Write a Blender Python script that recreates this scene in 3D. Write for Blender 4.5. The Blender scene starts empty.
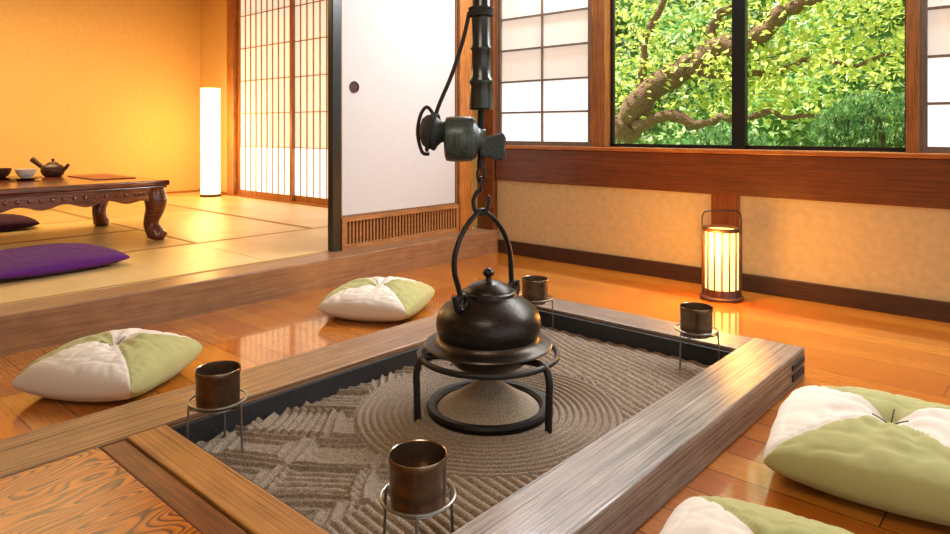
import bpy, math, random, bmesh
from mathutils import Vector, Matrix, noise
random.seed(7)
S=bpy.context.scene
try:
    S.view_settings.view_transform='Standard'
    S.view_settings.exposure=.08
except Exception: pass

# ---------------------------------------------------------------- helpers
def lin(h):
    h=h.lstrip('#'); o=[]
    for i in (0,2,4):
        c=int(h[i:i+2],16)/255
        o.append(c/12.92 if c<=.04045 else ((c+.055)/1.055)**2.4)
    return (*o,1)

class B:
    def __init__(s): s.v=[];s.f=[];s.m=[];s.s=[]
    def add(s,vs,fs,mi=0,smooth=False):
        o=len(s.v); s.v+=[tuple(v) for v in vs]; s.f+=[tuple(i+o for i in f) for f in fs]
        s.m+=[mi]*len(fs); s.s+=[smooth]*len(fs); return s
    def box(s,x0,x1,y0,y1,z0,z1,mi=0):
        if x0>x1:x0,x1=x1,x0
        if y0>y1:y0,y1=y1,y0
        vs=[(x0,y0,z0),(x1,y0,z0),(x1,y1,z0),(x0,y1,z0),(x0,y0,z1),(x1,y0,z1),(x1,y1,z1),(x0,y1,z1)]
        return s.add(vs,[(0,3,2,1),(4,5,6,7),(0,1,5,4),(1,2,6,5),(2,3,7,6),(3,0,4,7)],mi)
    def lathe(s,prof,cx=0,cy=0,n=56,mi=0,smooth=True,mat=None,mis=None):
        vs=[];rows=[]
        for r,z in prof:
            if r<=1e-6:
                rows.append([len(vs)]); vs.append(Vector((cx,cy,z)))
            else:
                rows.append(list(range(len(vs),len(vs)+n)))
                for i in range(n):
                    a=2*math.pi*i/n; vs.append(Vector((cx+r*math.cos(a),cy+r*math.sin(a),z)))
        if mat is not None: vs=[mat@v for v in vs]
        o=len(s.v); s.v+=[tuple(v) for v in vs]
        for q,(a,b) in enumerate(zip(rows[:-1],rows[1:])):
            m_=mis[q] if mis else mi
            for i in range(n):
                j=(i+1)%n
                if len(a)==1 and len(b)==1: continue
                if len(a)==1: f=(a[0],b[j],b[i])
                elif len(b)==1: f=(a[i],a[j],b[0])
                else: f=(a[i],a[j],b[j],b[i])
                s.f.append(tuple(k+o for k in f)); s.m.append(m_); s.s.append(smooth)
        return s
    def tube(s,pts,r,n=10,mi=0,closed=False,flat=1.0,up=None):
        pts=[Vector(p) for p in pts]; N=len(pts)
        rs=r if isinstance(r,(list,tuple)) else [r]*N
        def tan(i):
            if closed: return (pts[(i+1)%N]-pts[i-1]).normalized()
            return (pts[min(i+1,N-1)]-pts[max(i-1,0)]).normalized()
        t=tan(0); u=Vector(up) if up else (Vector((0,0,1)) if abs(t.z)<.9 else Vector((1,0,0)))
        u=(u-t*u.dot(t)).normalized(); vs=[];fs=[]
        for i in range(N):
            t=tan(i); u=(u-t*u.dot(t)).normalized(); w=t.cross(u)
            for k in range(n):
                a=2*math.pi*k/n
                vs.append(pts[i]+u*(math.cos(a)*rs[i]*flat)+w*(math.sin(a)*rs[i]))
        M=N if closed else N-1
        for i in range(M):
            j=(i+1)%N
            for k in range(n):
                l=(k+1)%n
                fs.append((i*n+k,i*n+l,j*n+l,j*n+k))
        if not closed:
            fs.append(tuple(reversed(range(n)))); fs.append(tuple(range((N-1)*n,N*n)))
        return s.add(vs,fs,mi,True)
    def obj(s,name,mats,loc=(0,0,0),parent=None,rot=None,bevel=0,seg=2,angle=38):
        me=bpy.data.meshes.new(name); me.from_pydata(s.v,[],s.f)
        if not isinstance(mats,(list,tuple)): mats=[mats]
        for m in mats: me.materials.append(m)
        me.polygons.foreach_set('material_index',s.m)
        me.polygons.foreach_set('use_smooth',s.s); me.update()
        if any(s.s):
            try: me.set_sharp_from_angle(angle=math.radians(angle))
            except Exception: pass
        o=bpy.data.objects.new(name,me); S.collection.objects.link(o)
        o.location=loc
        if rot: o.rotation_euler=rot
        if parent: o.parent=parent
        if bevel:
            m=o.modifiers.new('bevel','BEVEL'); m.width=bevel; m.segments=seg; m.limit_method='ANGLE'; m.angle_limit=math.radians(50)
        return o

def spline(P,n=8,closed=False):
    P=[Vector(p) for p in P]; out=[]; N=len(P)
    M=N if closed else N-1
    for i in range(M):
        if closed: a,b,c,d=P[i-1],P[i],P[(i+1)%N],P[(i+2)%N]
        else: a,b,c,d=P[max(i-1,0)],P[i],P[i+1],P[min(i+2,N-1)]
        for k in range(n):
            t=k/n
            out.append(.5*((2*b)+(c-a)*t+(2*a-5*b+4*c-d)*t*t+(3*b-a-3*c+d)*t**3))
    if not closed: out.append(P[-1])
    return out
def circ(R,z=0,n=48,cx=0,cy=0): return [(cx+R*math.cos(2*math.pi*i/n),cy+R*math.sin(2*math.pi*i/n),z) for i in range(n)]
def empty(name,loc,rotz=0):
    e=bpy.data.objects.new(name,None); e.empty_display_size=.1; e.location=loc; e.rotation_euler=(0,0,rotz)
    S.collection.objects.link(e); return e
def thing(o,label,cat,group=None,kind=None):
    o['label']=label;o['category']=cat
    if group:o['group']=group
    if kind:o['kind']=kind
    return o
def struct(o,label=None):
    o['kind']='structure'
    if label:o['label']=label
    return o

# ---------------------------------------------------------------- materials
def newmat(name):
    m=bpy.data.materials.new(name); m.use_nodes=True; nt=m.node_tree
    bs=nt.nodes['Principled BSDF']; return m,nt,bs
def N(nt,t,**k):
    n=nt.nodes.new(t)
    for a,b in k.items(): setattr(n,a,b)
    return n
def ramp(nt,stops):
    r=N(nt,'ShaderNodeValToRGB'); e=r.color_ramp.elements
    while len(e)>1: e.remove(e[-1])
    e[0].position=stops[0][0]; e[0].color=stops[0][1]
    for p,c in stops[1:]:
        x=e.new(p); x.color=c
    return r
def coords(nt,scale,rot=(0,0,0)):
    tc=N(nt,'ShaderNodeTexCoord'); mp=N(nt,'ShaderNodeMapping')
    mp.inputs['Scale'].default_value=scale; mp.inputs['Rotation'].default_value=rot
    nt.links.new(tc.outputs['Object'],mp.inputs['Vector']); return mp
def bump(nt,bs,src,strength=.2,dist=.01):
    b=N(nt,'ShaderNodeBump'); b.inputs['Strength'].default_value=strength; b.inputs['Distance'].default_value=dist
    nt.links.new(src,b.inputs['Height']); nt.links.new(b.outputs['Normal'],bs.inputs['Normal'])
def plain(name,c,rough=.5,metal=0,var=.12,scale=14,bumps=.1,spec=.5,sheen=0,coat=0,bd=.01):
    m,nt,bs=newmat(name); L=nt.links
    c=lin(c); mp=coords(nt,(scale,)*3); n=N(nt,'ShaderNodeTexNoise'); n.inputs['Detail'].default_value=5
    L.new(mp.outputs[0],n.inputs['Vector'])
    r=ramp(nt,[(.3,tuple(x*(1-var) for x in c[:3])+(1,)),(.7,tuple(min(1,x*(1+var)) for x in c[:3])+(1,))])
    L.new(n.outputs['Fac'],r.inputs['Fac']); L.new(r.outputs[0],bs.inputs['Base Color'])
    bs.inputs['Roughness'].default_value=rough; bs.inputs['Metallic'].default_value=metal
    bs.inputs['Specular IOR Level'].default_value=spec
    bs.inputs['Sheen Weight'].default_value=sheen; bs.inputs['Coat Weight'].default_value=coat
    if bumps: bump(nt,bs,n.outputs['Fac'],bumps,bd)
    return m
def wood(name,dark,light,axis='X',fine=26,along=1.1,rough=.4,coat=0,bumps=.15,mid=None,crack=None,spec=.5):
    m,nt,bs=newmat(name); L=nt.links
    sc=[fine]*3; sc['XYZ'.index(axis)]=along
    mp=coords(nt,sc); n=N(nt,'ShaderNodeTexNoise'); n.inputs['Detail'].default_value=7; n.inputs['Roughness'].default_value=.62; n.inputs['Distortion'].default_value=.6
    L.new(mp.outputs[0],n.inputs['Vector'])
    st=[(.34,lin(dark)),(.66,lin(light))]
    if mid: st.insert(1,(.48,lin(mid)))
    if crack: st=[(.33,lin(crack)),(.38,lin(dark))]+st[1:]
    r=ramp(nt,st); L.new(n.outputs['Fac'],r.inputs['Fac'])
    mp2=coords(nt,(2.2,2.2,2.2)); n2=N(nt,'ShaderNodeTexNoise'); n2.inputs['Detail'].default_value=3; L.new(mp2.outputs[0],n2.inputs['Vector'])
    r2=ramp(nt,[(.3,(.78,.78,.78,1)),(.7,(1.0,1.0,1.0,1))]); L.new(n2.outputs['Fac'],r2.inputs['Fac'])
    mx=N(nt,'ShaderNodeMix',data_type='RGBA',blend_type='MULTIPLY'); mx.inputs[0].default_value=1
    L.new(r.outputs[0],mx.inputs[6]); L.new(r2.outputs[0],mx.inputs[7]); L.new(mx.outputs[2],bs.inputs['Base Color'])
    bs.inputs['Roughness'].default_value=rough; bs.inputs['Coat Weight'].default_value=coat; bs.inputs['Coat Roughness'].default_value=.15
    bs.inputs['Specular IOR Level'].default_value=spec
    bump(nt,bs,n.outputs['Fac'],bumps,.004); return m
def swirl(name,dark,light,axis='Y',across=5,along=1.3,freq=46,rough=.25,coat=.5,lowc=None,bmp=.04,spec=.5):
    m,nt,bs=newmat(name); L=nt.links
    sc=[across]*3; sc['XYZ'.index(axis)]=along
    mp=coords(nt,sc); n=N(nt,'ShaderNodeTexNoise'); n.inputs['Detail'].default_value=.8; n.inputs['Roughness'].default_value=.3; n.inputs['Distortion'].default_value=.15
    L.new(mp.outputs[0],n.inputs['Vector'])
    mu=N(nt,'ShaderNodeMath',operation='MULTIPLY'); mu.inputs[1].default_value=freq; L.new(n.outputs['Fac'],mu.inputs[0])
    fr=N(nt,'ShaderNodeMath',operation='FRACT'); L.new(mu.outputs[0],fr.inputs[0])
    r=ramp(nt,[(0,lin(dark)),(.2,lin(lowc or light)),(.5,lin(light)),(.76,lin(light)),(.93,lin(dark)),(1,lin(dark))]); L.new(fr.outputs[0],r.inputs['Fac'])
    sc2=[60]*3; sc2['XYZ'.index(axis)]=4
    mp2=coords(nt,sc2); n2=N(nt,'ShaderNodeTexNoise'); n2.inputs['Detail'].default_value=5; L.new(mp2.outputs[0],n2.inputs['Vector'])
    r2=ramp(nt,[(.3,(.7,.62,.54,1)),(.62,(1,1,1,1))]); L.new(n2.outputs['Fac'],r2.inputs['Fac'])
    mx=N(nt,'ShaderNodeMix',data_type='RGBA',blend_type='MULTIPLY'); mx.inputs[0].default_value=1
    L.new(r.outputs[0],mx.inputs[6]); L.new(r2.outputs[0],mx.inputs[7]); L.new(mx.outputs[2],bs.inputs['Base Color'])
    bs.inputs['Roughness'].default_value=rough; bs.inputs['Coat Weight'].default_value=coat; bs.inputs['Coat Roughness'].default_value=.1
    bs.inputs['Specular IOR Level'].default_value=spec
    bump(nt,bs,n2.outputs['Fac'],bmp,.003); return m
def glow(name,c,e,strength,base=None):
    m,nt,bs=newmat(name); mp=coords(nt,(30,30,30)); n=N(nt,'ShaderNodeTexNoise'); nt.links.new(mp.outputs[0],n.inputs['Vector'])
    cc=lin(c); r=ramp(nt,[(.3,tuple(x*.94 for x in cc[:3])+(1,)),(.7,cc)]); nt.links.new(n.outputs['Fac'],r.inputs['Fac'])
    nt.links.new(r.outputs[0],bs.inputs['Base Color'])
    bs.inputs['Emission Color'].default_value=lin(e); bs.inputs['Emission Strength'].default_value=strength
    bs.inputs['Roughness'].default_value=.9; return m
def floor_mat():
    m,nt,bs=newmat('polished_floorboards'); L=nt.links
    mp=coords(nt,(1,1,1)); br=N(nt,'ShaderNodeTexBrick'); L.new(mp.outputs[0],br.inputs['Vector'])
    br.offset=.37; br.inputs['Scale'].default_value=1; br.inputs['Brick Width'].default_value=.9; br.inputs['Row Height'].default_value=.125
    br.inputs['Mortar Size'].default_value=.002; br.inputs['Mortar Smooth'].default_value=.2; br.inputs['Bias'].default_value=0
    br.inputs['Color1'].default_value=lin('#b05e16'); br.inputs['Color2'].default_value=lin('#c88028'); br.inputs['Mortar'].default_value=lin('#4e2208')
    mp2=coords(nt,(1.6,34,10)); n=N(nt,'ShaderNodeTexNoise'); n.inputs['Detail'].default_value=6; n.inputs['Distortion'].default_value=.7; L.new(mp2.outputs[0],n.inputs['Vector'])
    r=ramp(nt,[(.3,(.74,.64,.56,1)),(.65,(1,1,1,1))]); L.new(n.outputs['Fac'],r.inputs['Fac'])
    mx=N(nt,'ShaderNodeMix',data_type='RGBA',blend_type='MULTIPLY'); mx.inputs[0].default_value=1
    L.new(br.outputs['Color'],mx.inputs[6]); L.new(r.outputs[0],mx.inputs[7]); L.new(mx.outputs[2],bs.inputs['Base Color'])
    bs.inputs['Roughness'].default_value=.18; bs.inputs['Coat Weight'].default_value=1; bs.inputs['Coat Roughness'].default_value=.07
    bump(nt,bs,br.outputs['Fac'],-.3,.002); return m
def tatami_mat_mat():
    m,nt,bs=newmat('woven_rush'); L=nt.links
    mp=coords(nt,(1,1,1)); w=N(nt,'ShaderNodeTexWave'); w.bands_direction='Y'; w.inputs['Scale'].default_value=40; w.inputs['Distortion'].default_value=.4
    L.new(mp.outputs[0],w.inputs['Vector'])
    n=N(nt,'ShaderNodeTexNoise'); n.inputs['Scale'].default_value=3; n.inputs['Detail'].default_value=6; L.new(mp.outputs[0],n.inputs['Vector'])
    r=ramp(nt,[(.3,lin('#c4a668')),(.7,lin('#d8c088'))]); L.new(n.outputs['Fac'],r.inputs['Fac']); L.new(r.outputs[0],bs.inputs['Base Color'])
    bs.inputs['Roughness'].default_value=.36; bump(nt,bs,w.outputs['Fac'],.2,.002); return m
def leafmat(name,stops,trans=.5,scale=9):
    m,nt,bs=newmat(name); L=nt.links
    mp=coords(nt,(scale,)*3); n=N(nt,'ShaderNodeTexNoise'); n.inputs['Detail'].default_value=4; L.new(mp.outputs[0],n.inputs['Vector'])
    r=ramp(nt,[(p,lin(c)) for p,c in stops]); L.new(n.outputs['Fac'],r.inputs['Fac']); L.new(r.outputs[0],bs.inputs['Base Color'])
    bs.inputs['Roughness'].default_value=.5
    t=N(nt,'ShaderNodeBsdfTranslucent'); L.new(r.outputs[0],t.inputs['Color'])
    mx=N(nt,'ShaderNodeMixShader'); mx.inputs[0].default_value=trans
    out=nt.nodes['Material Output']; L.new(bs.outputs[0],mx.inputs[1]); L.new(t.outputs[0],mx.inputs[2]); L.new(mx.outputs[0],out.inputs['Surface'])
    return m

M_floor=floor_mat(); M_tat=tatami_mat_mat()
M_plaster=plain('warm_plaster','#c5b48c',.9,0,.09,5,.12)
M_plaster2=plain('ochre_plaster','#e4bc78',.9,0,.04,5,.12)
M_white=plain('white_fusuma_paper','#c2c1be',.85,0,.02,8,.03)
M_ceil=plain('pale_ceiling_board','#b89c78',.8,0,.06,5,.05)
M_beamX=wood('brown_beam_wood','#56290f','#7c451c','X',22,.6,.36,.1,.06)
M_beamY=wood('step_beam_wood','#7c573c','#a2774f','Y',34,.7,.4,.05,.12)
M_postZ=wood('orange_post_wood','#8c4e1a','#c8823a','Z',26,1.2,.4)
M_jamb=wood('jamb_wood','#6a3a14','#a4682c','Z',26,1.2,.4)
M_darkpost=plain('dark_lacquered_post','#1c1e1b',.3,0,.1,10,.03)
M_base=wood('dark_baseboard','#2c1810','#4a2c1c','X',24,1,.45)
M_frL=wood('hearth_wood_along','#64442a','#b48a5c','Y',44,.5,.4,.1,.8,'#926c44','#26160a',.4)
M_frR=wood('hearth_wood_painted_reflection','#5c4c40','#b6a592','Y',40,.45,.36,.2,1,'#8e7c6a','#241a14')  # weathered wood, its paler grey tone paints in the window's reflection
M_frX=wood('hearth_wood_cross','#54463a','#a08a74','X',44,.5,.36,.2,.8,'#7c6a5a','#221812')
M_frN=wood('hearth_wood_near','#8c5620','#c08842','X',44,.5,.42,.1,.5,'#a87234','#4a2a0d',.3)
M_ring=swirl('hearth_panel_zelkova','#4c2004','#b4640e','Y',2.6,.8,17,.24,0,'#9c500c',.02,.2)
M_iron=plain('cast_iron','#343130',.42,.75,.2,40,.2)
M_iron2=plain('black_iron','#1a1918',.45,.6,.2,30,.1)
M_char=plain('charred_lining','#2a2b2d',.6,.2,.25,20,.2)
M_kettle=plain('patinated_iron_kettle','#332e2a',.34,.8,.25,26,.10)
M_brim=plain('worn_kettle_brim','#4a423a',.36,.85,.25,22,.10)
M_cup=plain('bronze_metal_cup','#6e5a48',.3,.92,.2,12,.05)
M_cupin=plain('worn_bright_metal','#a08c76',.25,.95,.15,20,.03)
M_wire=plain('steel_wire','#8a867e',.35,.9,.05,20,0)
M_green=plain('green_cloth','#a9a870',.95,0,.05,160,.2,.2,.1,0,.004)
M_linen=plain('white_cloth','#ddd5c8',.95,0,.04,160,.2,.2,.1,0,.004)
M_thread=plain('dark_thread','#3c4232',.9)
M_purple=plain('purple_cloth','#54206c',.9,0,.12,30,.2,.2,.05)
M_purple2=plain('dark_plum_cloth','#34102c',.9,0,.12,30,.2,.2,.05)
M_tableR=wood('dark_red_table_wood','#4c1c0c','#904824','Y',20,1.2,.2,.6,.05)
M_teapot=plain('brown_clay','#4a2c1c',.35,0,.15,20,.1)
M_porc=plain('white_porcelain','#e8e4da',.15,0,.03,10,0,.5,0,.5)
M_saucer=plain('black_lacquer','#241210',.2,0,.1,10,0,.5,0,.5)
M_mat=plain('red_lacquer','#8a3a20',.35,0,.15,30,0)
M_bark=plain('tree_bark','#96765a',.95,0,.4,14,1,.3,0,0,.05)
M_bamboo=wood('smoked_bamboo','#0c100f','#26302c','Z',20,1.5,.3,.3,.05)
M_block=wood('dark_block_wood','#20302c','#4c5c54','Z',24,1.6,.4,.1,.12)
M_knob=plain('charcoal_wood','#2c3634',.55,.1,.25,24,.4)
M_rope=plain('dark_rope','#2e2c28',.9,0,.3,60,.4)
M_track=plain('dark_track','#1c1a18',.4,0,.1,10,0)
M_latB=wood('lattice_wood','#6e4a30','#9a7048','Z',24,1,.5)
M_latD=wood('grey_lattice_wood','#5c5248','#847464','Z',24,1,.5)
M_latO=wood('honey_lattice_wood','#a87c4c','#cca470','Z',24,1,.5)
M_paper=glow('shoji_paper_painted_glow','#dcd8d0','#fff4e6',.40)  # emission stands in for daylight behind the paper
M_paperB=glow('shoji_paper_brighter_painted_glow','#f2f2f0','#f6faff',.75)  # lower panes: same paper, stronger backlight put into the emission
M_paperT=glow('door_paper_painted_glow','#f6f0e4','#fff4e4',.55)  # door paper glows by itself in place of light from outside
M_paperT2=glow('door_paper_brighter_painted_glow','#fffaf4','#fff8ee',1.4)  # brighter copy for the door bottoms, backlight painted as emission
M_lamp=glow('lamp_paper_warm','#ffdc9c','#ffc878',2.3)
M_lamp2=glow('tall_lamp_paper','#fff0c8','#ffe0a0',2.4)
M_lampwood=wood('lamp_slat_wood','#2c1408','#542c12','Z',26,1.4,.4)
def sand_mat(name,a_,b_):
    m,nt,bs=newmat(name); L=nt.links
    mp=coords(nt,(1,1,1)); n=N(nt,'ShaderNodeTexNoise'); n.inputs['Scale'].default_value=300; n.inputs['Detail'].default_value=3; L.new(mp.outputs[0],n.inputs['Vector'])
    r=ramp(nt,[(.32,lin(a_)),(.68,lin(b_))]); L.new(n.outputs['Fac'],r.inputs['Fac']); L.new(r.outputs[0],bs.inputs['Base Color'])
    bs.inputs['Roughness'].default_value=.95; bump(nt,bs,n.outputs['Fac'],.3,.002); return m
M_sand=sand_mat('hearth_ash_sand','#564a3c','#a2917c'); M_ash=sand_mat('pale_ash','#6e6252','#b4a28a')
M_leaf=leafmat('yellow_green_leaf',[(.25,'#86a832'),(.42,'#bcd050'),(.56,'#e0e47c'),(.7,'#faf6bc')],.55,4)
M_leaf2=leafmat('green_leaf_painted_sky_gaps',[(.3,'#40702c'),(.45,'#8cb458'),(.56,'#d8e8a0'),(.68,'#fdfdee')],.5,1.0)  # near-white stops paint bright gaps into the hedge leaves
M_pine=leafmat('pine_needles',[(.3,'#24542c'),(.5,'#5c944c'),(.7,'#b4d080')],.3,4)
M_grass=plain('garden_grass','#7c9a4c',.95,0,.3,5,.3)
def glassmat():
    m,nt,bs=newmat('window_glass'); L=nt.links
    t=N(nt,'ShaderNodeBsdfTransparent'); g=N(nt,'ShaderNodeBsdfGlossy'); g.inputs['Roughness'].default_value=.02
    mx=N(nt,'ShaderNodeMixShader'); mx.inputs[0].default_value=.02
    L.new(t.outputs[0],mx.inputs[1]); L.new(g.outputs[0],mx.inputs[2]); L.new(mx.outputs[0],nt.nodes['Material Output'].inputs['Surface']); return m
M_glass=glassmat()

# ---------------------------------------------------------------- room shell
YW=3.84; XP=-3.36; TZ=.165; XW=-7.84; CH=2.5
struct(B().box(-3.18,2.8,-2.5,YW,-.06,0).obj('floor',M_floor))
struct(B().box(XW,XP-.01,-2.5,YW,-.06,.125).obj('floor',M_beamY))
struct(B().box(-3.37,-3.18,-2.5,YW,-.06,.163).obj('trim_1',M_beamY,bevel=.006),'worn brown timber step edge')
struct(B().box(XW-.1,2.8,-2.5,YW+.12,CH,CH+.08).obj('ceiling',M_ceil))
struct(B().box(XW-.1,2.8,-2.6,-2.5,-.06,CH).obj('added_wall_south',M_plaster))  # unseen wall added to cut sky fill from behind the camera
b=B()
b.box(XW-.1,-7.06,YW,YW+.12,-.06,CH,1)
b.box(-7.06,-3.46,YW,YW+.12,2.42,CH,1)
b.box(-7.06,-3.46,YW,YW+.12,-.06,TZ,1)
b.box(-3.46,-3.20,YW,YW+.12,-.06,CH,0)
b.box(-3.20,2.8,YW,YW+.12,-.06,.55,0)
b.box(-3.20,2.8,YW,YW+.12,2.2,CH,0)
b.box(.66,2.8,YW,YW+.12,.55,2.2,0)
struct(b.obj('wall_north',[M_plaster,M_plaster2]))
struct(B().box(XW-.1,XW,-2.5,YW,-.06,CH).obj('wall_west',M_plaster2))
b=B().box(-3.43,-3.38,-2.5,2.43,2.0,CH).box(-3.43,-3.38,2.53,YW,1.95,CH)
struct(b.obj('wall_partition',M_plaster))
struct(B().box(-3.18,2.8,YW-.022,YW,0,.094).obj('baseboard_north',M_base,bevel=.003))
struct(B().box(XW,-7.1,YW-.012,YW,TZ,TZ+.03).box(XW,XW+.012,-2.5,YW-.012,TZ,TZ+.02).obj('baseboard_west',M_postZ))
struct(B().box(-3.20,2.8,YW-.03,YW+.12,.53,.765).obj('trim_2',M_beamX,bevel=.006),'wide brown horizontal wall beam')
struct(B().box(-3.20,2.8,YW-.05,YW+.12,.765,.79).obj('trim_3',wood('orange_sill','#8c4c1e','#c07c3c','X',24,1,.35),bevel=.004),'orange-brown window sill')
struct(B().box(-1.578,-1.417,YW-.012,YW,.094,.53).obj('trim_4',wood('stud_wood','#7a3c16','#a05a26','Z',24,1,.4)),'short brown wall stud')
struct(B().box(-3.40,-3.325,3.57,3.70,0.163,CH).obj('trim_5',M_postZ,bevel=.004),'orange-brown timber post')
struct(B().box(-3.36,-3.20,YW-.05,YW,0,CH).obj('trim_6',M_beamX,bevel=.004),'dark brown corner post')
struct(B().box(-3.40,-3.35,2.465,2.53,.163,CH).obj('trim_7',M_darkpost,bevel=.004),'black slim post')
struct(B().box(-7.15,-7.0,YW-.03,YW+.1,TZ,CH).obj('trim_8',M_postZ,bevel=.004),'orange-brown post')
struct(B().box(-2.39,-2.28,YW-.02,YW+.12,.79,2.2).obj('trim_9',M_jamb,bevel=.004),'brown window post')
struct(B().box(-.615,-.56,YW-.02,YW+.12,.79,2.2).obj('trim_10',M_jamb,bevel=.004),'brown window post')
struct(B().box(-7.0,-3.46,YW-.015,YW+.1,TZ-.002,TZ+.012).obj('trim_11',M_postZ),'door track')
struct(B().box(-8,2.8,YW+.12,YW+.9,2.6,2.66).obj('trim_12',M_ceil),'added unseen eave keeping sun out')  # out-of-view eave added to block direct sun through the window
b=B().box(-3.385,-3.365,2.53,3.57,.372,1.95,0).box(-3.39,-3.355,2.53,2.54,.372,1.95,1).box(-3.39,-3.355,3.555,3.57,.372,1.95,1)
b.box(-3.39,-3.355,2.53,3.57,.36,.374,1)
mt=Matrix.Translation((-3.364,2.64,1.168))@Matrix.Rotation(math.pi/2,4,'Y')
b.lathe([(0,.001),(.026,.001),(.03,.005),(.036,.005),(.037,0)],n=36,mi=2,mat=mt)
struct(b.obj('door_3',[M_white,M_latB,plain('dark_pull','#4a2a28',.4,.4)]),'white paper sliding panel with round dark pull')
b=B().box(-3.39,-3.34,2.53,3.57,.335,.36,0).box(-3.39,-3.34,2.53,3.57,.163,.195,0).box(-3.39,-3.34,2.53,2.555,.195,.335,0).box(-3.39,-3.34,3.545,3.57,.195,.335,0)
b.box(-3.43,-3.40,2.53,3.57,.163,.36,1)
y=2.565
while y<3.54:
    b.box(-3.375,-3.352,y,y+.013,.195,.335,0); y+=.0275
struct(b.obj('trim_13',[wood('vent_wood','#8c5a2c','#bc8450','Y',24,1,.45),M_track]),'slatted wooden vent')

def shoji(name,x0,x1,y,z0,z1,vx,hz,paper,lat,st=.035,bot=.04,bw=.009,split=None,paper2=None,thick=.03,frame=None):
    b=B()
    b.box(x0,x0+st,y,y+thick,z0,z1,1).box(x1-st,x1,y,y+thick,z0,z1,1)
    b.box(x0+st,x1-st,y,y+thick,z0,z0+bot,1).box(x0+st,x1-st,y,y+thick,z1-.04,z1,1)
    for v in vx: b.box(v-bw/2,v+bw/2,y+.004,y+.016,z0+bot,z1-.04,2)
    for h in hz: b.box(x0+st,x1-st,y+.002,y+.016,h-bw/2,h+bw/2,2)
    if split:
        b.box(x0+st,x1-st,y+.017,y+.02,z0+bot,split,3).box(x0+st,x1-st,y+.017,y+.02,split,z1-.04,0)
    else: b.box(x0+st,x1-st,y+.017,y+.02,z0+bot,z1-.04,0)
    return struct(b.obj(name,[paper,frame or lat,lat,paper2 or paper]),'paper screen with painted backlight glow and wooden lattice')
dz=[.72+.36*i for i in range(5)]
for i,(a,c,yy) in enumerate([(-7.0,-5.93,YW+.02),(-5.99,-4.92,YW+.055),(-4.95,-3.88,YW+.02)]):
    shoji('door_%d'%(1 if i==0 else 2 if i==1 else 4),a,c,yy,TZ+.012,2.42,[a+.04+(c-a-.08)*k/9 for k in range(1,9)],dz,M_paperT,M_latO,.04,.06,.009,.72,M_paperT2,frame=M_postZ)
hz=[1.026,1.25,1.48,1.71,1.93]
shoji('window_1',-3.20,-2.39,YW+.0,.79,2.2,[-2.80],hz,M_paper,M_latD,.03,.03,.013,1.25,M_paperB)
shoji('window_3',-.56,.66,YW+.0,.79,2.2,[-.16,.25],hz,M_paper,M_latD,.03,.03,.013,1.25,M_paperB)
b=B()
M_black=plain('black_sash','#16181a',.35,.3,.1,10,0)
for x0,x1,yy in [(-2.28,-1.40,YW+.05),(-1.475,-.615,YW+.08)]:
    b.box(x0,x0+.02,yy,yy+.025,.79,2.2,0).box(x1-.02,x1,yy,yy+.025,.79,2.2,0).box(x0,x1,yy,yy+.025,.79,.812,0).box(x0,x1,yy,yy+.025,2.16,2.2,0)
    b.box(x0+.02,x1-.02,yy+.01,yy+.014,.812,2.16,1)
b.box(-1.475,-1.40,YW+.03,YW+.05,.79,2.2,0)
struct(b.obj('window_2',[M_black,M_glass]),'black-framed sliding glass window onto the garden')

W=.894;L=1.788
M_tatedge=plain('tatami_edging','#a8844c',.8,0,.05,20,.1)
def tatami(x0,x1,y0,y1):
    g=.0015; b=B().box(x0+g,x1-g,y0+g,y1-g,.125,TZ,0)
    if x1-x0>y1-y0:
        b.box(x0+g,x1-g,y0+g,y0+.022,TZ,TZ+.0012,1).box(x0+g,x1-g,y1-.022,y1-g,TZ,TZ+.0012,1)
    else:
        b.box(x0+g,x0+.022,y0+g,y1-g,TZ,TZ+.0012,1).box(x1-.022,x1-g,y0+g,y1-g,TZ,TZ+.0012,1)
    o=b.obj('tatami_mat',[M_tat,M_tatedge]); thing(o,'straw-coloured woven rush tatami mat with narrow tan edging','tatami mat','tatami mats of the raised room'); return o
xr=-3.372; yt=YW-.002
tatami(xr-W,xr,yt-L,yt)
tatami(xr-W,xr,yt-2*L,yt-L)
tatami(xr-W-L,xr-W,yt-W,yt)
tatami(xr-W-L,xr-W,yt-2*W,yt-W)
tatami(XW+.002,xr-W-L,yt-W,yt)
tatami(XW+.002,xr-W-L,yt-2*W,yt-W)
tatami(xr-2*W,xr-W,yt-2*W-L,yt-2*W)
tatami(xr-3*W,xr-2*W,yt-2*W-L,yt-2*W)
tatami(XW+.002,xr-3*W,yt-3*W,yt-2*W)
tatami(XW+.002,xr-3*W,yt-4*W,yt-3*W)
tatami(xr-L,xr,yt-5*W,yt-4*W); tatami(XW+.002,xr-L,yt-5*W,yt-4*W)

# ---------------------------------------------------------------- sunken hearth
XL0,XL1=-2.05,-1.83; XR0,XR1=-.915,-.734; YN0,YN1=.70,.80; YF0,YF1=2.45,2.62; HZ=.11
he=empty('sunken_hearth',(-1.39,1.6,0)); thing(he,'square sunken hearth with thick weathered timber frame and dark lining','hearth')
def hp(b,name,mat,lab=None,bev=.005):
    o=b.obj(name,mat,loc=(1.39,-1.6,0),parent=he,bevel=bev)
    if lab:o['label']=lab
    return o
hp(B().box(XL0,XL1,-.9,YF1,0,HZ),'frame_beam',M_frL,'long warm brown timber beam')
hp(B().box(XR0,XR1,-.3,YF1+.004,0,HZ+.001),'frame_beam',M_frR,'weathered timber beam, greyed by painted window reflection')
hp(B().box(XL1,XR0,YF0,YF1,0,HZ-.001),'frame_beam',M_frX,'brown timber cross beam')
hp(B().box(XL1,XR0,YN0,YN1,0,HZ-.001),'frame_beam',M_frN,'orange-brown timber cross beam')
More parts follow.
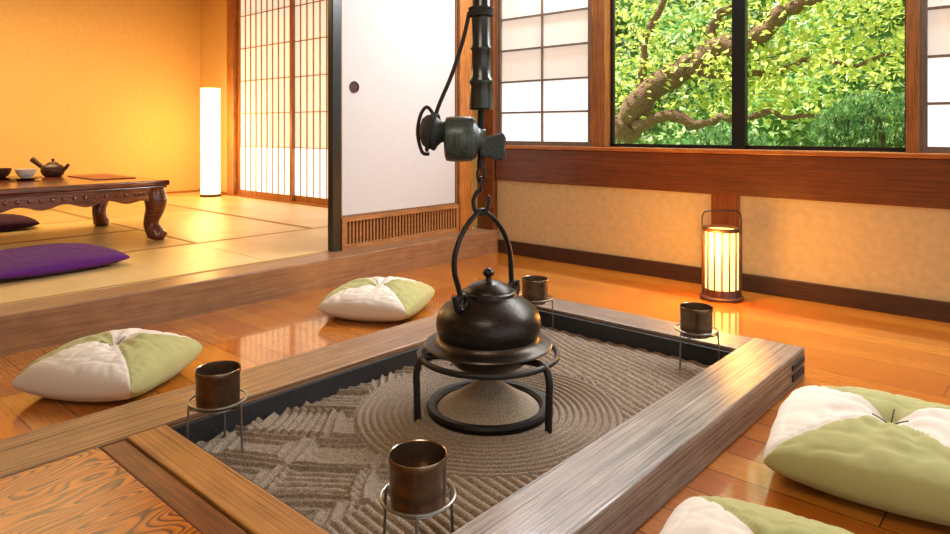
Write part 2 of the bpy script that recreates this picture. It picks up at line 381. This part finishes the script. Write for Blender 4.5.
hp(B().box(XL1+.002,XR0-.002,.635,.697,0,HZ-.006),'frame_strip',wood('reddish_strip','#542a10','#844a22','X',30,1,.42,0,.1,None,None,.3),'dark reddish strip')
hp(B().box(XL1+.003,XR0-.003,-.35,.632,0,HZ-.003),'deck_board',M_ring,'glossy orange board with dark swirling grain',.003)
hp(B().box(XR1,XR1+.006,YF0+.02,YF1-.02,.028,.05).box(XR1,XR1+.006,YF0+.02,YF1-.02,.066,.085),'tenon',M_char,'dark exposed joint end',.001)
t=.016
b=B()
b.box(XL1,XL1+t,YN1,YF0,.0,HZ-.016).box(XR0-t,XR0,YN1,YF0,0,HZ-.016).box(XL1+t,XR0-t,YN1,YN1+t,0,HZ-.016).box(XL1+t,XR0-t,YF0-t,YF0,0,HZ-.016)
hp(b,'lining',M_char,'charred black metal lining',.002)
KC=(-1.3600,1.588); SZ=.03
xs0,xs1,ys0,ys1=XL1+t,XR0-t,YN1+t,YF0-t
nx,ny=300,560
def rg(x,p,a):
    s=abs(math.sin(math.pi*x/p)); return a*(s**.8*2-1)
def sand_h(x,y):
    dx,dy=x-KC[0],y-KC[1]; r=math.hypot(dx,dy)
    h=.006*noise.noise(Vector((x*3,y*3,0)))
    wob=.003*noise.noise(Vector((x*7,y*7,3)))
    crumb=.0024*noise.noise(Vector((x*34,y*34,1)))+.0018*noise.noise(Vector((x*80,y*80,4)))
    if r<.41:
        h+=rg(r+wob*.3,.0215,.0058)+crumb*.2
        if r<.22: h+=.008*(1-r/.22)
    elif x<-1.22 and y<2.0:
        u=(x*.80+y*.6)+.035*noise.noise(Vector((x*4,y*4,8))); v=(-x*.6+y*.80)+.035*noise.noise(Vector((x*4,y*4,12)))
        iv=math.floor(v/.17); u2=u+.11*(iv%2)+.07*math.sin(iv*2.3)
        iu=math.floor(u2/.23); fu=u2/.23-iu; fv=v/.17-iv
        d=min(min(fu,1-fu)*.23,min(fv,1-fv)*.17)
        k=(iu*7+iv*5+iu*iv)%5
        q=max(0,1-abs(d-.014)/.010); h+=.012*q
        if k in (0,2):
            q2=max(0,1-abs(d-.046)/.010); h+=.009*q2
        if k==1: h+=rg(u+wob,.028,.0042)
        if k==3: h+=rg(v+wob,.028,.0042)
        if k==4 and d>.03: h-=.006
        h+=crumb*1.1
    elif x>-1.22 and y<1.7:
        h+=rg(y+.16*x+wob*2,.027,.0050)+crumb*.6
    else:
        h+=rg(x*.4+y*.92+wob*3,.029,.0044)+crumb
    return SZ+h
vs=[];fs=[]
for j in range(ny+1):
    for i in range(nx+1):
        x=xs0+(xs1-xs0)*i/nx; y=ys0+(ys1-ys0)*j/ny; vs.append((x,y,sand_h(x,y)))
for j in range(ny):
    for i in range(nx):
        a=j*(nx+1)+i; fs.append((a,a+1,a+nx+2,a+nx+1))
b=B().add(vs,fs,0,True)
o=b.obj('raked_sand',M_sand,loc=(1.39,-1.6,0),parent=he,angle=180); o['label']='grey-brown ash sand raked into ridges and rings'; o['kind']='stuff'

e=empty('fire_ring',(KC[0],KC[1],SZ)); thing(e,'low black iron fire ring holding a cone of ash','fire ring')
B().lathe([(.158,0),(.188,0),(.191,.020),(.186,.028),(.168,.028),(.160,.020),(.158,.0)]).obj('ring',M_iron2,parent=e)
vs=[(.160,.002),(.158,.014)]
for i in range(0,28):
    q=1-i/28; vs.append((.156*q,.016+.098*(1-q)**1.1+(.0018 if i%2 else -.0015)))
vs.append((0,.115))
B().lathe(vs,n=64).obj('ash_cone',M_ash,parent=e,angle=180)

# ---------------------------------------------------------------- trivet
e=empty('iron_trivet',(KC[0],KC[1],SZ)); thing(e,'three-legged black iron trivet ring standing in the sand','trivet')
ZR=.182
B().tube(circ(.213,ZR,64),.0088,12,closed=True).obj('ring',M_iron,parent=e)
for a in (-120,0,120):
    a=math.radians(a+ .5); c,s_=math.cos(a),math.sin(a)
    prof=[(.126,ZR-.002),(.15,ZR+.004),(.18,ZR+.006),(.206,ZR+.004),(.222,ZR-.012),(.229,ZR-.045),(.228,.10),(.227,.05),(.226,-.002)]
    B().tube(spline([(r*c,r*s_,z) for r,z in prof],5),.0108,10).obj('leg',M_iron,parent=e)

# ---------------------------------------------------------------- kettle
k=empty('iron_kettle',(KC[0],KC[1],.155)); thing(k,'black cast-iron kettle with wide brim and tall bail handle','kettle')
low=[(0,.0),(.055,.002),(.090,.012),(.114,.030),(.128,.052),(.134,.070),(.138,.084),(.162,.085),(.186,.082),(.195,.082),(.197,.085),(.194,.089),(.178,.093),(.165,.097),(.157,.103),(.154,.110)]
up=[(.154,.110),(.157,.120),(.161,.134),(.163,.149),(.161,.166),(.155,.182),(.143,.197),(.127,.210),(.110,.221),(.097,.228),(.090,.232),(.086,.236),(.085,.246),(.079,.249),(.074,.244)]
B().lathe(up,n=80).obj('body',M_kettle,parent=k)
B().lathe(low,n=80).obj('brim',M_brim,parent=k)
lid=B().lathe([(.0,.240),(.072,.240),(.075,.249),(.072,.254),(.058,.265),(.038,.274),(.018,.278),(0,.279)],n=56).obj('lid',M_kettle,parent=k)
B().lathe([(0,0),(.012,0),(.008,.008),(.009,.014),(.017,.02),(.019,.028),(.014,.036),(.006,.04),(0,.041)],n=32).obj('lid_knob',M_kettle,loc=(0,0,.277),parent=lid)
for s_ in (-1,1):
    yy=s_*.124
    pts=[(0,yy+.022*math.cos(t_)*s_, .232+.022*math.sin(t_)) for t_ in [math.pi*2*i/20 for i in range(20)]]
    B().tube(pts,.009,10,closed=True).obj('handle_lug',M_kettle,parent=k)
bz=.229; top=.655-.155
pl=[(0,-.155,bz+.028),(0,-.143,bz-.004),(0,-.126,bz+.010),(0,-.134,bz+.045),(0,-.152,bz+.095),(0,-.152,bz+.145),(0,-.130,bz+.195),(0,-.094,bz+.235),(0,-.058,bz+.260),(0,-.035,top),(0,-.010,bz+.260),(0,.028,bz+.236),(0,.070,bz+.195),(0,.098,bz+.145),(0,.110,bz+.095),(0,.114,bz+.045),(0,.118,bz+.010),(0,.132,bz-.004),(0,.146,bz+.026)]
B().tube(spline(pl,6),.0072,12,flat=1.35).obj('bail_handle',M_iron,parent=k)

# ---------------------------------------------------------------- pot hanger
HX,HY=KC[0],1.553
RT=Vector((.7464,.6655,0)); FW=Vector((-RT.y,RT.x,0))
h=empty('pot_hanger',(HX,HY,CH)); thing(h,'adjustable pot hanger: black bamboo tube, rope, wooden block, iron hook','pot hanger')
def zz(y): return .9-(y-130)*.00306-CH
zb=zz(110)
pr=[(.0,zb),(.033,zb),(.038,zb+.006),(.036,zb+.03),(.033,zz(86)),(.038,zz(83)),(.038,zz(80)),(.031,zz(77)),(.030,zz(52)),(.034,zz(50)),(.034,zz(48)),(.030,zz(45)),(.028,zz(14)),(.033,zz(12)),(.033,zz(10)),(.028,zz(6))]
z=zz(-50)
while z<-.05:
    pr+=[(.028,z),(.033,z+.004),(.033,z+.008),(.028,z+.014)]; z+=.21
pr+=[(.028,0),(0,0)]
B().lathe(pr,n=32).obj('bamboo_tube',M_bamboo,parent=h)
B().tube([(0,0,zb+.02),(0,0,zz(165))],.010,12).obj('iron_rod',M_iron2,parent=h)
ang=math.atan2(RT.y,RT.x)
def horiz(off,z): return Matrix.Translation((RT.x*off,RT.y*off,z))@Matrix.Rotation(ang,4,'Z')@Matrix.Rotation(math.pi/2,4,'Y')
zc=zz(139)
bl=B()
bl.lathe([(0,-.112),(.050,-.112),(.066,-.107),(.069,-.095),(.070,-.06),(.068,-.030),(.060,-.018),(.040,-.008),(.032,.002),(.030,.014)],n=40,mat=horiz(0,zc))
bl.obj('wooden_block',M_block,parent=h)
b=B()
tail=[(-.004,.030),(.02,.030),(.045,.036),(.068,.042),(.076,.024),(.072,-.004),(.076,-.028),(.066,-.044),(.044,-.042),(.022,-.034),(-.004,-.030)]
vs=[]
for d in (-.028,.028):
    for u,v in tail: vs.append(RT*u+FW*d+Vector((0,0,zc-.022+v)))
n_=len(tail); fs=[tuple(reversed(range(n_))),tuple(range(n_,2*n_))]+[(i,(i+1)%n_,n_+(i+1)%n_,n_+i) for i in range(n_)]
b.add(vs,fs); b.obj('carved_end',M_knob,parent=h,bevel=.007)
b=B(); b.lathe([(0,-.188),(.020,-.187),(.040,-.180),(.052,-.165),(.054,-.150),(.046,-.135),(.034,-.122),(.030,-.11),(0,-.108)],n=32,mat=horiz(0,zc+.022))
b.obj('block_knob',M_knob,parent=h)
b=B()
for q in range(2):
    off=-.156+.016*q; R=.057-.004*q
    C=RT*off+Vector((0,0,zc+.022))
    b.tube([C+FW*(R*math.cos(t_))+Vector((0,0,R*math.sin(t_)))+RT*.010*math.sin(t_+q) for t_ in [2*math.pi*i/24 for i in range(24)]],.0052,8,closed=True)
b.tube(spline([RT*-.036+Vector((0,0,zz(12))),RT*-.055+Vector((0,0,zz(40))),RT*-.09+Vector((0,0,zz(75))),RT*-.125+Vector((0,0,zz(102))),RT*-.14+Vector((0,0,zz(116)))],6),.0062,8)
b.tube(spline([RT*-.140+Vector((0,0,zz(117))),RT*-.165+Vector((0,0,zz(107))),RT*-.186+Vector((0,0,zz(116))),RT*-.194+Vector((0,0,zz(134))),RT*-.180+Vector((0,0,zz(152))),RT*-.158+Vector((0,0,zz(154)))],6),.0055,8)
for zq in (12,15,9):
    b.tube(circ(.034,zz(zq),24),.0055,8,closed=True)
b.obj('rope',M_rope,parent=h)
b=B()
b.tube([(0,0,zz(160)),(0,0,zz(168))],.013,12)
lk=[RT*(.011*math.cos(t_))+Vector((0,0,zz(175)+.024*math.sin(t_))) for t_ in [2*math.pi*i/24 for i in range(24)]]
b.tube(lk,.0045,8,closed=True)
lk=[FW*(.010*math.cos(t_))+Vector((0,0,zz(184)+.020*math.sin(t_))) for t_ in [2*math.pi*i/24 for i in range(24)]]
b.tube(lk,.0045,8,closed=True)
hk=[(.0,zz(189)),(-.014,zz(193)),(-.023,zz(201)),(-.018,zz(210)),(0,zz(214)),(.018,zz(210)),(.025,zz(201)),(.021,zz(195))]
b.tube(spline([RT*u+Vector((0,0,v)) for u,v in hk],6),[.0072]*37+[.0072,.0066,.006,.0052,.0044,.0035],10)
b.obj('hook',M_iron,parent=h)

# ---------------------------------------------------------------- cups and wire stands
cups=[(-1.735,.900),(-.980,.928),(-1.037,2.38),(-1.755,2.36)]
for i,(x,y) in enumerate(cups):
    e=empty('wire_stand',(x,y,SZ),math.radians([20,75,10,50][i])); thing(e,'thin steel wire tripod stand with a ring, in the sand','cup stand','wire stands at the hearth corners')
    if i==0:
        r1=B().tube(circ(.074,.142,40),.0032,8,closed=True).obj('ring',M_wire,parent=e)
        r2=B().tube(circ(.048,.122,32),.0028,8,closed=True).obj('lower_ring',M_wire,parent=e)
        legs=[]
        for a in range(3):
            a=a*2*math.pi/3; c,s_=math.cos(a),math.sin(a)
            pts=spline([(.03*c,.03*s_,.122),(.05*c,.05*s_,.122),(.07*c,.07*s_,.13),(.076*c,.076*s_,.142),(.078*c,.078*s_,.10),(.082*c,.082*s_,-.003)],5)
            legs.append(B().tube(pts,.0032,8).obj('leg',M_wire,parent=e))
        parts=[r1,r2]+legs
    else:
        for p in parts:
            q=p.copy(); q.parent=e; S.collection.objects.link(q)
    if i==0:
        pf=[(0,0),(.050,0),(.055,.003),(.0565,.02),(.0570,.084),(.0585,.086),(.0588,.099),(.0578,.1005),(.0562,.099),(.0555,.085),(.0545,.01),(0,.006)]
        cup0=B().lathe(pf,n=48,mis=[0,0,0,0,0,0,1,1,1,1,1]).obj('metal_cup',[M_cup,M_cupin],loc=(x,y,SZ+.1253)); c_=cup0
    else:
        c_=cup0.copy(); c_.location=(x,y,SZ+.1253); S.collection.objects.link(c_)
    thing(c_,'dark brown metal cylinder cup resting in a wire stand','cup','metal cups around the hearth')

# ---------------------------------------------------------------- floor cushions
def cushion(name,x,y,z,size,T,rot,sect,mats,label,group=None,tuft=True,seed=0,cat='floor cushion',flatb=.66,lump=1.2):
    n=84; vs=[]
    def mp(i): return math.sin((2*i/n-1)*math.pi/2)
    def P(u,v,top):
        cr=1-.085*(abs(u*v))**2.2
        pin=.03
        X=u*cr*(1-pin*(1-v*v)); Y=v*cr*(1-pin*(1-u*u))
        X+=.02*noise.noise(Vector((v*2.5,seed,3)))*u; Y+=.02*noise.noise(Vector((u*2.5,seed,6)))*v
        t=((1-u**2)*(1-v**2)+1e-9)**.37
        r=math.hypot(u,v)
        if top:
            hh=T*t
            if tuft:
                hh-=T*.48*math.exp(-(r/.18)**1.5)
                an=math.atan2(v,u)
                hh+=lump*T*.045*math.sin(an*8+seed+2*noise.noise(Vector((an,seed,0))))*math.exp(-((r-.36)/.25)**2)
            d=abs(abs(u)-abs(v)); hh-=T*.12*math.exp(-(d/.020)**2)*min(1,r*2)*max(0,1-r/1.5)
            hh+=lump*T*.06*noise.noise(Vector((u*1.6+seed,v*1.6,seed)))*t
            for (a_,b_,s_,w_) in ((5,1.6,4,.05),(1.8,5.5,9,.045),(6,5,13,.015)):
                cz=noise.noise(Vector((u*a_+seed,v*b_,seed+s_))); hh-=lump*T*w_*(1-min(1,abs(cz)*6))*t
            zz_=hh
        else: zz_=-T*flatb*min(1,t*1.3)
        return Vector((X*size/2,Y*size/2,zz_+T*flatb))
    b=B()
    for top in (True,False):
        base=len(b.v)
        b.v+=[tuple(P(mp(i),mp(j),top)) for j in range(n+1) for i in range(n+1)]
        for j in range(n):
            for i in range(n):
                q=j*(n+1)+i; A,Bq,C,D=q,q+1,q+n+2,q+n+1
                if i==j: fl=[(A,Bq,C),(A,C,D)]
                elif i+j==n-1: fl=[(A,Bq,D),(Bq,C,D)]
                else: fl=[(A,Bq,C,D)]
                for f in fl:
                    u=sum(mp(k_%(n+1)) for k_ in f)/len(f); v=sum(mp(k_//(n+1)) for k_ in f)/len(f)
                    a=(math.degrees(math.atan2(v,u))+45)%360
                    m_=(int(a//90)+sect)%2
                    ff=tuple(k_+base for k_ in f)
                    b.f.append(ff if top else tuple(reversed(ff))); b.m.append(m_); b.s.append(True)
    o=b.obj(name,mats,loc=(x,y,z),rot=(0,0,rot),angle=180)
    bm=bmesh.new(); bm.from_mesh(o.data); bmesh.ops.remove_doubles(bm,verts=bm.verts,dist=.0002); bm.to_mesh(o.data); bm.free()
    thing(o,label,cat,group)
    if tuft:
        zt=T*(1+flatb)-T*.50
        bb=B()
        bb.lathe([(0,.0),(.008,.002),(.008,.006),(0,.009)],n=14)
        for q in range(3):
            a=q*2.2+seed; c,s_=math.cos(a),math.sin(a)
            bb.tube(spline([(0,0,.006),(.015*c,.015*s_,.018),(.030*c,.030*s_,.028),(.045*c,.045*s_,.036)],4),.0016,6)
        bb.obj('thread_tuft',M_thread,loc=(0,0,zt),parent=o)
    return o
G='two-tone floor cushions around the hearth'
cm=[M_linen,M_green]
cushion('floor_cushion',-2.55,.935,0,.465,.102,math.radians(34),1,cm,'plump white and green floor cushion between wooden deck and step',G,seed=1.3)
cushion('floor_cushion',-2.57,2.17,0,.48,.096,math.radians(28),1,cm,'plump white and green floor cushion by the tatami step',G,seed=4.1)
cushion('floor_cushion',-.362,2.04,0,.57,.103,math.radians(8),0,cm,'large plump green and white floor cushion beside grey hearth beam',G,seed=7.7)
cushion('floor_cushion',-.40,1.275,0,.48,.088,math.radians(10),0,cm,'white and green floor cushion close against grey hearth beam',G,seed=9.2)
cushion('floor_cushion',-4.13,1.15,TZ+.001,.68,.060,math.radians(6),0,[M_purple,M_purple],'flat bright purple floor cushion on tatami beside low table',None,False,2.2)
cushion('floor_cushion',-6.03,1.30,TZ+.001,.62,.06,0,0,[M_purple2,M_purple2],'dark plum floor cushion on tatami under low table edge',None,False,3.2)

# ---------------------------------------------------------------- low table
tx0,tx1,ty0,ty1=-5.66,-4.55,.05,2.02; th=.40
T_=empty('low_table',((tx0+tx1)/2,(ty0+ty1)/2,TZ)); thing(T_,'low dark red lacquered wood table with carved curved legs','table')
wx,wy=(tx1-tx0)/2,(ty1-ty0)/2
B().box(-wx,wx,-wy,wy,th-.036,th).box(-wx+.012,wx-.012,-wy+.012,wy-.012,th-.052,th-.036).obj('table_top',M_tableR,parent=T_,bevel=.008,seg=3)
def apron(L_,axis,pos,sgn):
    n=80; vs=[];fs=[]
    for i in range(n+1):
        u=-L_+2*L_*i/n; t=abs(u)/L_
        dep=.080+.014*math.cos(u*26)+.07*max(0,(t-.8)/.2)**2
        for d in (0,.03):
            for zv in (th-.05,th-.05-dep):
                if axis=='Y': vs.append((pos-sgn*d,u,zv))
                else: vs.append((u,pos-sgn*d,zv))
    for i in range(n):
        a=4*i;b_=a+4
        for p,q in ((0,1),(1,3),(3,2),(2,0)): fs.append((a+p,a+q,b_+q,b_+p))
    fs.append((0,2,3,1)); fs.append((4*n,4*n+1,4*n+3,4*n+2))
    b=B().add(vs,fs)
    m_=int(L_*2/.06)
    for i in range(m_):
        u=-L_+.03+i*.06; rr=.014
        R=[(0,.010),(rr*.7,.007),(rr,0)]
        rotm=Matrix.Rotation(math.pi/2*sgn,4,'Y') if axis=='Y' else Matrix.Rotation(-math.pi/2*sgn,4,'X')
        pt=Vector((pos,u,th-.085)) if axis=='Y' else Vector((u,pos,th-.085))
        b.lathe(R,n=10,mat=Matrix.Translation(pt)@rotm)
    return b.obj('apron',M_tableR,parent=T_)
apron(wy-.05,'Y',wx-.028,1); apron(wy-.05,'Y',-wx+.028,-1); apron(wx-.05,'X',wy-.028,1); apron(wx-.05,'X',-wy+.028,-1)
for sx in (-1,1):
    for sy in (-1,1):
        cx,cy=sx*(wx-.085),sy*(wy-.085)
        prof=[(.0,th-.05,.062),(.010,th-.09,.072),(.018,th-.14,.072),(.014,th-.20,.060),(.0,th-.26,.050),(-.002,.095,.048),(.012,.055,.054),(.022,.026,.058),(.020,.004,.048)]
        P=spline([(cx+sx*a,cy+sy*a,z_) for a,z_,r in prof],4); rs=[]
        for i in range(len(prof)-1):
            for q in range(4): rs.append(prof[i][2]*(1-q/4)+prof[i+1][2]*q/4)
        rs.append(prof[-1][2])
        lg=B().tube(P,rs,18)
        sc=[(cx+sx*(.045+.022*math.cos(t_)),cy+sy*(.045+.022*math.cos(t_)),.030+.018*math.sin(t_)) for t_ in [i*.5 for i in range(11)]]
        lg.tube(sc,.011,8)
        lg.obj('leg',M_tableR,parent=T_)
TT=TZ+th
tp=empty('teapot',(-5.50,1.60,TT)); thing(tp,'brown clay teapot with side handle on the low table','teapot')
B().lathe([(0,0),(.05,0),(.066,.012),(.078,.04),(.074,.066),(.055,.084),(.036,.09),(.034,.092)],n=40).obj('body',M_teapot,parent=tp)
B().lathe([(0,.088),(.04,.088),(.038,.096),(.02,.106),(.006,.109),(.009,.118),(.012,.126),(0,.131)],n=32).obj('lid',M_teapot,parent=tp)
B().tube(spline([RT*.06+Vector((0,0,.045)),RT*.09+Vector((0,0,.06)),RT*.115+Vector((0,0,.09))],5),[.018-.0009*i for i in range(11)],12).obj('spout',M_teapot,parent=tp)
B().tube(spline([RT*-.06+Vector((0,0,.055)),RT*-.10+Vector((0,0,.085)),RT*-.15+Vector((0,0,.125))],5),[.013+.0007*i for i in range(11)],12).obj('side_handle',M_teapot,parent=tp)
for i,(x,y) in enumerate([(-5.26,1.37),(-5.45,1.275)]):
    s_=B().lathe([(0,0),(.05,0),(.055,.004),(.095,.012),(.097,.016),(.05,.009),(0,.008)],n=40).obj('saucer',M_saucer,loc=(x,y,TT)); thing(s_,'black lacquer saucer under a tea cup','saucer','saucers on the low table')
    c_=B().lathe([(0,0),(.026,0),(.028,.006),(.046,.022),(.058,.045),(.062,.065),(.059,.065),(.053,.042),(.04,.022),(0,.014)],n=40).obj('tea_cup',M_porc if i==0 else M_teapot,loc=(x,y,TT+.0085)); thing(c_,'white porcelain tea cup on a black saucer' if i==0 else 'dark brown tea cup on a black saucer','cup')
m_=B().box(-.27,.27,-.13,.13,0,.006).obj('table_mat',M_mat,loc=(-5.15,1.80,TT),bevel=.002); thing(m_,'flat red-brown lacquered mat lying on the low table','table mat')

# ---------------------------------------------------------------- lamps
a=empty('slatted_lantern',(-1.415,3.57,0)); thing(a,'small round wooden slatted floor lantern, glowing warm, with wire handle','lamp')
B().lathe([(0,0),(.102,0),(.112,.005),(.112,.014),(.101,.020),(.097,.05),(.094,.056),(0,.056)],n=48).obj('base',M_lampwood,parent=a)
B().lathe([(.084,.056),(.084,.366),(.082,.366),(.082,.056)],n=40).obj('paper_shade',M_lamp,parent=a)
b=B()
for i in range(16):
    t_=2*math.pi*i/16; c,s_=math.cos(t_),math.sin(t_)
    b.tube([(.098*c,.098*s_,.05),(.098*c,.098*s_,.372)],.0050,6)
b.obj('slats',M_lampwood,parent=a)
B().lathe([(.083,.362),(.101,.362),(.103,.368),(.101,.380),(.083,.380),(.083,.362)],n=48).obj('top_ring',M_lampwood,parent=a)
dv=RT
B().tube(spline([dv*-.103+Vector((0,0,.30)),dv*-.104+Vector((0,0,.36)),dv*-.104+Vector((0,0,.43)),dv*-.092+Vector((0,0,.460)),dv*-.06+Vector((0,0,.468)),Vector((0,0,.470)),dv*.06+Vector((0,0,.468)),dv*.092+Vector((0,0,.460)),dv*.104+Vector((0,0,.43)),dv*.104+Vector((0,0,.36)),dv*.103+Vector((0,0,.30))],6),.0035,8).obj('handle',M_iron2,parent=a)

a=empty('paper_floor_lamp',(-7.17,3.63,TZ)); thing(a,'tall cylindrical glowing paper floor lamp in the tatami room corner','lamp')
B().lathe([(0,0),(.11,0),(.112,.02),(.104,.026),(0,.026)],n=40).obj('base',M_lampwood,parent=a)
pr=[]
for i in range(41): pr.append((.103+(.003 if i%2 else 0),.028+1.17*i/40))
B().lathe(pr+[(.08,1.2)],n=40).obj('lamp_shade',M_lamp2,parent=a,angle=180)

def light(name,typ,loc,power,color,target=None,size=1,sy=None,r=.05):
    l=bpy.data.lights.new(name,typ); l.energy=power; l.color=lin(color)[:3]
    if typ=='AREA':
        l.size=size
        if sy: l.shape='RECTANGLE'; l.size_y=sy
    elif typ=='POINT': l.shadow_soft_size=r
    o=bpy.data.objects.new(name,l); o.location=loc; S.collection.objects.link(o)
    if target: o.rotation_euler=(Vector(target)-Vector(loc)).to_track_quat('-Z','Y').to_euler()
    return o
light('lantern_light','POINT',(-1.415,3.40,.3),24,'#ffae4c',r=.08)
light('floor_lamp_light','POINT',(-7.03,3.45,.9),30,'#ffc878',r=.15)
light('tatami_unseen_fill','AREA',(-5.9,1.4,2.42),78,'#ffda9c',size=1.8)  # unseen area light added for warm fill, no fixture modelled
light('hearth_unseen_fill','AREA',(-.5,.2,2.40),22,'#fff0dc',target=(-1.3,1.5,0),size=.8)  # unseen fill added to light kettle and ash cone from the front
light('added_window_fill','AREA',(-1.3,3.72,2.3),125,'#f6f9ff',target=(-1.3,1.2,0),size=3.4,sy=.25)  # area light added indoors above the window to boost daylight
sun=bpy.data.lights.new('sun','SUN'); sun.energy=11; sun.angle=.02; sun.color=(1,.97,.88)
so=bpy.data.objects.new('sun',sun); S.collection.objects.link(so)
so.rotation_euler=Vector((-.62,-.10,.78)).to_track_quat('Z','Y').to_euler()

# ---------------------------------------------------------------- garden
struct(B().box(-16,12,YW+.12,22,-.4,-.3).obj('floor',M_grass),'garden ground')
O=Vector((-4.1,6.6,-.3))
tr=empty('garden_tree',O); thing(tr,'spreading garden tree with brown crooked limbs and yellow-green leaves','tree')
limbs=[
 ([(-4.15,6.6,-.3),(-4.05,6.6,.3),(-3.79,6.5,.79),(-3.39,6.5,1.217),(-2.90,6.5,1.554)],[.20,.18,.16,.135,.12]),
 ([(-2.95,6.5,1.53),(-2.30,6.5,1.75),(-1.86,6.4,2.03),(-1.2,6.3,2.4),(-.4,6.3,2.7)],[.12,.09,.065,.045,.02]),
 ([(-3.6,6.5,1.0),(-3.1,6.45,1.0),(-2.59,6.4,.97),(-2.0,6.4,1.05),(-1.5,6.4,.98)],[.07,.055,.04,.025,.01]),
 ([(-2.9,6.5,1.55),(-2.4,6.5,1.42),(-1.9,6.6,1.5),(-1.456,6.7,1.505),(-.8,6.7,1.4)],[.05,.035,.025,.018,.01]),
 ([(-3.4,6.5,1.2),(-3.5,6.6,1.7),(-3.2,6.6,2.3),(-3.0,6.7,3.0)],[.06,.045,.03,.02]),
 ([(-2.9,6.5,1.55),(-2.7,6.6,1.95),(-2.3,6.7,2.4),(-2.1,6.7,3.0)],[.06,.04,.03,.02]),
]
tips=[]
for i,(P,R) in enumerate(limbs):
    P=[Vector(p) for p in P]; n=10; sp=spline(P,n); rs=[]
    for q in range(len(P)-1):
        for j in range(n): rs.append(R[q]*(1-j/n)+R[q+1]*j/n)
    rs.append(R[-1])
    sp=[p+Vector((noise.noise(p*3),noise.noise(p*3+Vector((9,0,0))),noise.noise(p*3+Vector((0,9,0)))))*.12+Vector((noise.noise(p*8),0,noise.noise(p*8+Vector((9,0,0)))))*.04 for p in sp]
    B().tube([p-O for p in sp],[r*(1+.35*noise.noise(p*10)) for p,r in zip(sp,rs)],12).obj('trunk' if i==0 else 'branch',M_bark,parent=tr,angle=180)
    tips+=sp[3:]
def leaf(b,c,s,mi=0):
    d=Vector((random.gauss(0,1),random.gauss(0,1),random.gauss(-.3,.6))).normalized()
    u=Vector((random.gauss(0,1),random.gauss(0,1),random.gauss(0,.6))); u=(u-d*u.dot(d)).normalized(); w=d.cross(u)
    l=c+d*s*.45+u*s*.3+w*s*.08; r=c+d*s*.45-u*s*.3+w*s*.08
    b.add([c,l,c+d*s,r],[(0,1,2),(0,2,3)],mi)
b=B()
cl=[Vector((random.uniform(-4.8,.4),random.uniform(5.8,7.6),random.uniform(1.3,2.9))) for _ in range(75)]
for i in range(12500):
    c=random.choice(cl) if random.random()<.72 else random.choice(tips)+Vector((0,.05,.12))
    p=c+Vector((random.gauss(0,.24),random.gauss(0,.2),random.gauss(0,.10)))
    if p.z<.98: continue
    if p.x<-2.6 and p.y<6.5 and random.random()<.76: continue
    if p.x>=-2.6 and p.y<6.4 and random.random()<.2: continue
    leaf(b,p-O,random.uniform(.045,.10))
f=b.obj('foliage',M_leaf,parent=tr); f['kind']='stuff'
def pine(x,y,zc,R,n):
    e=empty('pine_shrub',(x,y,-.3)); thing(e,'dark green pine shrub with fine needles outside the window','shrub','pine shrubs in the garden')
    B().tube([(0,0,0),(.03,.02,.5*(zc+.3)),(0,0,zc+.3)],[.05,.04,.02],8).obj('trunk',M_bark,parent=e)
    b=B()
    for i in range(n):
        v=Vector((random.gauss(0,1),random.gauss(0,1),random.gauss(0,1))).normalized()*random.uniform(.6,1)
        c=Vector((v.x*R*1.2,v.y*R*.8,v.z*R*.7+zc+.3))
        for q in range(18):
            d=(Vector((random.gauss(0,1),random.gauss(0,1),random.gauss(.6,.8)))).normalized()*random.uniform(.07,.12)
            s=Vector((-d.y,d.x,.01)).normalized()*.0045
            b.add([c-s,c+s,c+d],[(0,1,2)])
    q=b.obj('needles',M_pine,parent=e); q['kind']='stuff'
pine(-1.0,5.35,.88,.38,420); pine(-2.1,5.35,.64,.38,360); pine(.15,5.3,.9,.38,200); pine(-3.15,5.4,.50,.36,220)
b=B()
n=60;m=24;vs=[];fs=[]
def hy(x,z): return 10.2+.9*noise.noise(Vector((x*.9,z*1.3,0)))+.35*z
for j in range(m+1):
    for i in range(n+1):
        x=-13+19*i/n; z=-.3+4.2*j/m
        vs.append((x,hy(x,z),z))
for j in range(m):
    for i in range(n):
        a=j*(n+1)+i; fs.append((a,a+1,a+n+2,a+n+1))
b.add(vs,fs,0,True)
for i in range(12500):
    x=random.uniform(-9,3); z=random.uniform(-.2,3.9)
    leaf(b,Vector((x,hy(x,z)-random.uniform(0,.4),z)),random.uniform(.09,.17),1)
hd=b.obj('garden_hedge',[plain('hedge_core','#4c7830',1,0,.5,4,.5),M_leaf2]); thing(hd,'tall dense green hedge at the end of the garden','hedge',kind='stuff')

# ---------------------------------------------------------------- world + camera
w=bpy.data.worlds.new('World'); S.world=w; w.use_nodes=True
bg=w.node_tree.nodes['Background']; bg.inputs['Color'].default_value=(.93,.96,1,1); bg.inputs['Strength'].default_value=1.35
cam=bpy.data.cameras.new('camera'); co=bpy.data.objects.new('camera',cam); S.collection.objects.link(co)
co.location=(0,0,.9); co.rotation_euler=(math.pi/2,0,math.radians(41.72)); cam.sensor_width=36; cam.lens=25.54; cam.shift_y=-.1442; cam.clip_start=.05
S.camera=co
